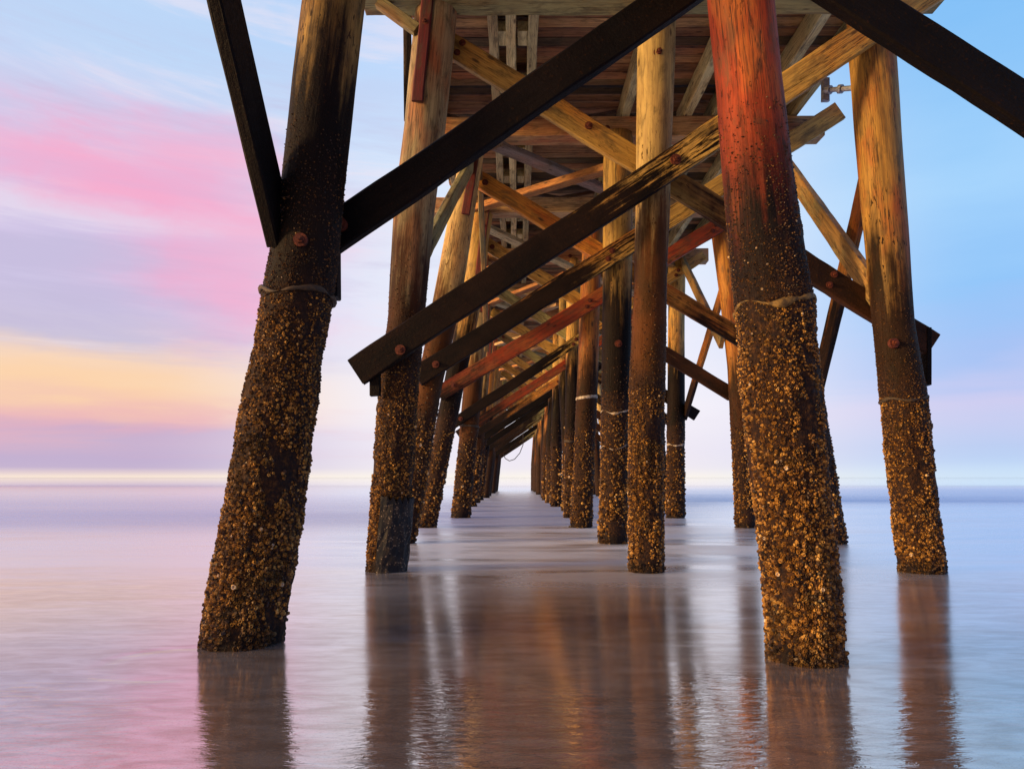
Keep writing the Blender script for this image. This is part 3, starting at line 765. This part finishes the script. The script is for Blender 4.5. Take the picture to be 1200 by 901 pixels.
def sea_mat():
    """sea smoothed by its own slow swash: a glassy film over sand near the shore, milky further out"""
    m, T, b = new_mat('long smooth sea')
    geo = T.n('ShaderNodeNewGeometry'); pos = geo.outputs['Position']
    sep = T.n('ShaderNodeSeparateXYZ'); T.put(sep.inputs[0], pos); Yv = sep.outputs[1]; Xv = sep.outputs[0]
    st = T.noise(T.mapping(pos, (.30, 1.3, 1)), 1.0, 6, 0.6, 0.7)
    st2 = T.noise(T.mapping(pos, (.8, 4.5, 1), rot=(0, 0, R(7))), 1.0, 5, 0.62, 0.6)
    far = T.noise(T.mapping(pos, (.012, .055, 1)), 1.0, 3, 0.5)
    edge = T.math('ADD', Yv, T.math('MULTIPLY_ADD', T.noise(pos, 0.9, 5, 0.6, 0.4), 1.5, -0.75))
    film = T.math('SUBTRACT', 1.0, T.step(edge, 2.9, 3.5))          # thin film of the last wave
    sandn = T.noise(T.mapping(pos, (3.0, 9, 1), rot=(0, 0, R(-28))), 1.3, 6, 0.62, 0.5)
    grit = T.noise(pos, 190, 2, 0.5)
    near = T.mix(T.step(sandn, 0.3, 0.7), (0.56, 0.45, 0.39, 1), (0.78, 0.70, 0.66, 1))
    near = T.mix(T.math('MULTIPLY', T.step(grit, 0.56, 0.7), T.math('MULTIPLY', film, 0.35)), near, (0.26, 0.17, 0.13, 1))
    milk = (0.90, 0.93, 0.98, 1); swell_refl = (0.40, 0.46, 0.74, 1)
    f1 = T.math('ADD', T.step(Yv, 3.2, 8.5), T.math('MULTIPLY', T.math('MULTIPLY_ADD', st, 1.5, -0.75), T.step(Yv, 3.0, 4.5)))
    c = T.mix(T.math('MULTIPLY', f1, 1.0, clamp=True), near, milk)
    c = T.mix(T.math('MULTIPLY', T.math('MULTIPLY', T.step(st2, 0.52, 0.72), T.step(Yv, 3.0, 4.2)), 0.7), c, (0.96, 0.95, 0.97, 1))
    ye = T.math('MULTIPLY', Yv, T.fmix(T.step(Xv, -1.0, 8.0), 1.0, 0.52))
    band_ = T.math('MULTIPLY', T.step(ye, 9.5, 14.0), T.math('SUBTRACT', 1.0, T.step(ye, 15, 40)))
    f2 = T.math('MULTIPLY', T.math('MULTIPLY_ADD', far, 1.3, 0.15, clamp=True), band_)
    swell_reflc = T.mix(T.step(Xv, -2.0, 7.0), swell_refl, (0.30, 0.50, 0.76, 1))
    c = T.mix(T.math('MULTIPLY', f2, 0.9), c, swell_reflc)  # bluer sky reflected off wave slopes, painted in as a dark blue band
    far_glow = T.step(Yv, 45, 110)                                        # horizon glow on far water, put in as a pale glassy strip
    c = T.mix(far_glow, c, (0.95, 0.94, 0.93, 1))
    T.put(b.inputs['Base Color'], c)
    # milky water scatters more than it mirrors
    milky = T.math('MULTIPLY', T.math('MULTIPLY', T.step(Yv, 4.0, 9.0), T.math('SUBTRACT', 1.0, T.step(Yv, 20, 60))), T.math('MULTIPLY_ADD', st, 3.6, -1.15, clamp=True), clamp=True)
    churn = T.math('MULTIPLY', T.step(T.math('ADD', Xv, T.math('MULTIPLY_ADD', st, 3.0, -1.5)), -3.2, -0.8), T.math('SUBTRACT', 1.0, T.step(T.math('ADD', Xv, T.math('MULTIPLY_ADD', st, 3.0, -1.5)), 2.2, 5.2)))
    milky = T.math('MULTIPLY', milky, T.math('MULTIPLY_ADD', churn, 0.85, 0.15))   # foam churned up among the piles
    off_swell = T.math('SUBTRACT', 1.0, T.math('MULTIPLY', f2, 1.0, clamp=True))  # real mirroring is cut back inside the painted band
    T.put(b.inputs['Specular IOR Level'], T.math('MULTIPLY', off_swell, 0.5))
    T.put(b.inputs['Metallic'], T.fmix(T.math('MULTIPLY', milky, T.math('SUBTRACT', 1.0, far_glow)), T.fmix(film, T.fmix(T.step(Yv, 3.0, 5.5), 0.78, T.math('MULTIPLY', off_swell, 0.90)), 0.80), 0.32))
    rg = T.math('ADD', T.fmix(T.step(Yv, 3.2, 9), 0.15, 0.24), T.math('MULTIPLY', milky, 0.25))
    rg = T.math('ADD', rg, T.math('MULTIPLY_ADD', st2, 0.16, -0.08))
    rg = T.fmix(film, rg, 0.06)
    T.put(b.inputs['Roughness'], T.fmix(T.step(Yv, 35, 90), rg, 0.025))
    T.put(b.inputs['IOR'], T.fmix(off_swell, 1.05, 1.8))
    # scour ring beside the nearest left pile
    cx, cy = SCOUR
    dx = T.math('SUBTRACT', Xv, cx); dy = T.math('MULTIPLY', T.math('SUBTRACT', Yv, cy), 1.15)
    dd = T.math('SQRT', T.math('ADD', T.math('MULTIPLY', dx, dx), T.math('MULTIPLY', dy, dy)))
    dd = T.math('ADD', dd, T.math('MULTIPLY_ADD', st2, 0.16, -0.08))
    q = T.math('DIVIDE', T.math('SUBTRACT', dd, 0.33), 0.05)
    ring = T.math('EXPONENT', T.math('MULTIPLY', T.math('MULTIPLY', q, q), -1.0))
    ring = T.math('MULTIPLY', ring, T.math('SUBTRACT', 1.0, T.step(dx, -0.05, 0.25)))
    rip = T.noise(T.mapping(pos, (7, 22, 1), rot=(0, 0, R(10))), 1.2, 4, 0.6, 0.8)
    hgt = T.math('ADD', T.math('MULTIPLY', st, 0.55), T.math('MULTIPLY', ring, -0.8))
    hgt = T.math('ADD', hgt, T.math('MULTIPLY', T.math('MULTIPLY', rip, film), 0.5))
    bp = T.n('ShaderNodeBump'); bp.inputs['Distance'].default_value = 0.03
    T.put(bp.inputs['Strength'], T.fmix(film, T.fmix(T.step(Yv, 6, 40), 0.055, 0.0), 0.11))
    T.put(bp.inputs['Height'], hgt)
    T.put(b.inputs['Normal'], bp.outputs[0])
    return m
_p = at(205, 778, 1.0); _d = _p - Vector((0, 0, H_EYE)); _k = -H_EYE / _d.z
SCOUR = (_d.x * _k, _d.y * _k)

sv = []; sf = []
for (y_, z_) in ((-40, .9), (-14, .35), (-3, .04), (1.2, 0), (14, 0), (60, -1.5)):
    for x in (-80, 80): sv.append((x, y_, z_))
for i in range(5): sf.append((2 * i, 2 * i + 1, 2 * i + 3, 2 * i + 2))
sand = mesh_obj('sand', sv, sf, sand_mat()); props(sand, 'wet brown beach sand shining under the pier', 'sand', kind='structure')

xs = sorted(set(list(np.linspace(-9, 9, 361)) + [-6000, -1500, -400, -120, -40, -20, -13, 13, 20, 40, 120, 400, 1500, 6000]))
ys = [0, .05, .15, .4, .9, 2, 4, 8, 16, 40, 120, 400, 1500, 6000]
V, Fc = [], []
for k_, y_ in enumerate(ys):
    for x in xs:
        s = swash(x) if abs(x) < 12 else 1.1
        V.append((x, s + y_, .0006 if k_ == 0 else .0012 if y_ < 1 else .004))
nx = len(xs)
for i in range(len(ys) - 1):
    for j in range(nx - 1):
        a = i * nx + j; Fc.append((a, a + 1, a + nx + 1, a + nx))
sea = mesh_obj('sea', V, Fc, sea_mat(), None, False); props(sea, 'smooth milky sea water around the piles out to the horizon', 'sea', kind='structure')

# ------------------------------------------------------------------ sky and light
SUN_AZ, SUN_EL = R(-106), R(8)      # azimuth from +Y towards +X
w = D.worlds.new('World'); S.world = w; w.use_nodes = True
w.node_tree.nodes.clear(); T = NT(w.node_tree)
out = T.n('ShaderNodeOutputWorld')
tc = T.n('ShaderNodeTexCoord'); dirv = tc.outputs['Generated']
sep = T.n('ShaderNodeSeparateXYZ'); T.put(sep.inputs[0], dirv)
X, Yy, Z = sep.outputs
el = T.math('MULTIPLY', T.math('ARCSINE', T.math('MINIMUM', T.math('MAXIMUM', Z, -1.0), 1.0)), 180 / math.pi)
az = T.math('MULTIPLY', T.math('ARCTAN2', X, Yy), 180 / math.pi)
cs_ = T.mapping(dirv, (2.0, 2.0, 9.0))
nA = T.noise(cs_, 1.1, 5, 0.55, 0.35)
nB = T.noise(T.mapping(dirv, (2.6, 2.6, 26.0)), 1.0, 4, 0.6, 0.2)
nC = T.noise(T.mapping(dirv, (3.0, 3.0, 5.5), loc=(1.7, .4, .2)), 1.15, 4, 0.55, 0.5)
# cloud layers push the elevation bands up and down
amp = T.math('MULTIPLY', T.step(el, 0.5, 14.0), 9.0)
elw = T.math('ADD', el, T.math('MULTIPLY', T.math('SUBTRACT', nA, 0.5), amp))
elw = T.math('ADD', elw, T.math('MULTIPLY', T.math('SUBTRACT', nB, 0.5), T.math('MULTIPLY', T.step(el, 0.3, 6.0), 3.2)))
e = T.math('DIVIDE', elw, 90.0)
def ramp(stops): return T.ramp(e, [(a / 90.0, lin(c)) for a, c in stops])
left = ramp([(0, (255, 236, 218)), (0.22, (250, 228, 216)), (0.5, (200, 182, 212)), (1.3, (194, 176, 212)), (2.4, (202, 178, 210)), (3.7, (200, 172, 206)), (4.3, (242, 194, 184)), (6.4, (255, 213, 172)), (7.8, (252, 216, 186)), (9.8, (206, 196, 220)),
             (13, (210, 200, 232)), (20, (214, 200, 234)), (26, (206, 214, 244)), (31, (194, 220, 252)), (45, (172, 204, 248)), (90, (100, 150, 225))])
mid = ramp([(0, (255, 248, 240)), (0.8, (242, 236, 246)), (2, (240, 234, 248)), (6, (248, 243, 252)), (12, (238, 239, 254)), (20, (230, 240, 255)), (34, (190, 218, 255)), (60, (130, 175, 240)), (90, (100, 150, 225))])
right = ramp([(0, (208, 230, 252)), (0.5, (202, 226, 252)), (1.2, (188, 212, 249)), (2, (186, 206, 246)), (4.8, (206, 204, 242)), (7.5, (166, 194, 246)), (13, (146, 198, 251)), (20, (166, 213, 255)), (32, (132, 194, 250)), (60, (90, 155, 235)), (90, (90, 140, 225))])
c = T.mix(T.step(az, -30, -8), left, mid)
c = T.mix(T.step(az, 12, 36), c, right)
# layered streaks and a pink bank on the left
nS = T.noise(T.mapping(dirv, (1.6, 1.6, 15.0), rot=(0, R(4), 0)), 1.25, 7, 0.62, 0.45)
nW = T.noise(T.mapping(dirv, (3.2, 3.2, 7.5), loc=(4.1, 0, 0)), 1.5, 6, 0.6, 0.3)
nW2 = T.noise(T.mapping(dirv, (3.2, 3.2, 7.5), loc=(9.3, 2, 1)), 1.5, 6, 0.6, 0.3)
azw = T.math('ADD', az, T.math('MULTIPLY_ADD', nW2, 18.0, -9.0))
elp = T.math('ADD', el, T.math('MULTIPLY_ADD', nW, 11.0, -5.5))
def blob(a, sa, e_, se):
    u = T.math('DIVIDE', T.math('SUBTRACT', azw, a), sa); v = T.math('DIVIDE', T.math('SUBTRACT', elp, T.math('MULTIPLY_ADD', T.math('ADD', az, 30.0), -0.10, e_)), se)
    return T.math('EXPONENT', T.math('MULTIPLY', T.math('ADD', T.math('MULTIPLY', u, u), T.math('MULTIPLY', v, v)), -1.0))
leftmask = T.math('SUBTRACT', 1.0, T.step(az, -22, 2))
grey = T.math('MULTIPLY', T.math('MULTIPLY', T.step(nS, 0.46, 0.66), leftmask), T.math('MULTIPLY', T.step(el, 7.0, 11.0), T.math('SUBTRACT', 1.0, T.step(el, 24.0, 36.0))))
c = T.mix(T.math('MULTIPLY', grey, 0.6), c, lin((196, 186, 220)))
white = T.math('MULTIPLY', T.math('SUBTRACT', 1.0, T.step(nS, 0.34, 0.50)), T.math('MULTIPLY', T.step(el, 6.0, 12.0), T.math('SUBTRACT', 1.0, T.step(az, 6, 24))))
c = T.mix(T.math('MULTIPLY', white, 0.55), c, lin((240, 232, 246)))
pk = T.math('ADD', T.math('MULTIPLY', blob(-31, 13, 21.0, 2.6), 1.0), T.math('MULTIPLY', blob(-27, 5.5, 25.0, 2.4), 0.65))
pk = T.math('ADD', pk, T.math('MULTIPLY', blob(-23, 5.5, 15.5, 3.6), 0.9))
pk = T.math('MULTIPLY', pk, T.math('MULTIPLY_ADD', nS, -1.1, 1.45), clamp=True)
c = T.mix(T.math('MULTIPLY', pk, 0.86), c, lin((252, 168, 204)))
haze_ = T.math('MULTIPLY', T.math('SUBTRACT', 1.0, T.step(nS, 0.38, 0.60)), T.math('MULTIPLY', T.step(el, 1.0, 3.0), T.math('SUBTRACT', 1.0, T.step(el, 4.5, 7.0))))
c = T.mix(T.math('MULTIPLY', haze_, T.math('MULTIPLY', leftmask, 0.55)), c, lin((238, 178, 190)))
# warm sunrise quarter to the left and behind, cooler to the right and behind
warm = T.ramp(e, [(0, lin((255, 190, 110), 2.4)), (0.08, lin((255, 205, 125), 2.4)), (0.25, lin((250, 205, 180), 1.5)), (0.55, lin((190, 190, 225))), (1, lin((100, 150, 225)))])
wf = T.math('MULTIPLY', T.step(T.math('MULTIPLY', az, -1.0), 42.0, 75.0), T.step(X, 0.35, -0.25))
c = T.mix(wf, c, warm)
behind = T.ramp(e, [(0, lin((150, 140, 165))), (0.2, lin((130, 145, 190))), (0.6, lin((110, 150, 220))), (1, lin((100, 150, 225)))])
c = T.mix(T.math('MULTIPLY', T.step(Yy, 0.05, -0.5), T.step(X, -0.4, 0.2)), c, behind)
c = T.mix(T.step(Z, 0.0, -0.02), c, lin((120, 110, 110)))
sky = T.n('ShaderNodeTexSky', sky_type='NISHITA'); sky.sun_disc = False; sky.sun_elevation = SUN_EL; sky.sun_rotation = SUN_AZ
bg1 = T.n('ShaderNodeBackground'); T.put(bg1.inputs[0], c); bg1.inputs[1].default_value = 0.96
bg2 = T.n('ShaderNodeBackground'); T.put(bg2.inputs[0], sky.outputs[0]); bg2.inputs[1].default_value = 0.008
ad = T.n('ShaderNodeAddShader'); T.put(ad.inputs[0], bg1.outputs[0]); T.put(ad.inputs[1], bg2.outputs[0])
T.put(out.inputs[0], ad.outputs[0])

sl = D.lights.new('sun', 'SUN'); so = link(D.objects.new('sun', sl))
sl.energy = 4.4; sl.angle = R(9); sl.color = (1.0, 0.62, 0.27)
sd = Vector((math.sin(SUN_AZ) * math.cos(SUN_EL), math.cos(SUN_AZ) * math.cos(SUN_EL), math.sin(SUN_EL)))
so.rotation_euler = sd.to_track_quat('Z', 'Y').to_euler()

# ------------------------------------------------------------------ render settings
S.view_settings.view_transform = 'Standard'; S.view_settings.look = 'None'; S.view_settings.exposure = 0.0; S.view_settings.gamma = 1.0
S.view_settings.use_curve_mapping = False
S.render.engine = 'CYCLES'
S.cycles.max_bounces = 8; S.cycles.diffuse_bounces = 4; S.cycles.glossy_bounces = 4
S.cycles.use_denoising = True
S.cycles.sample_clamp_indirect = 8.0
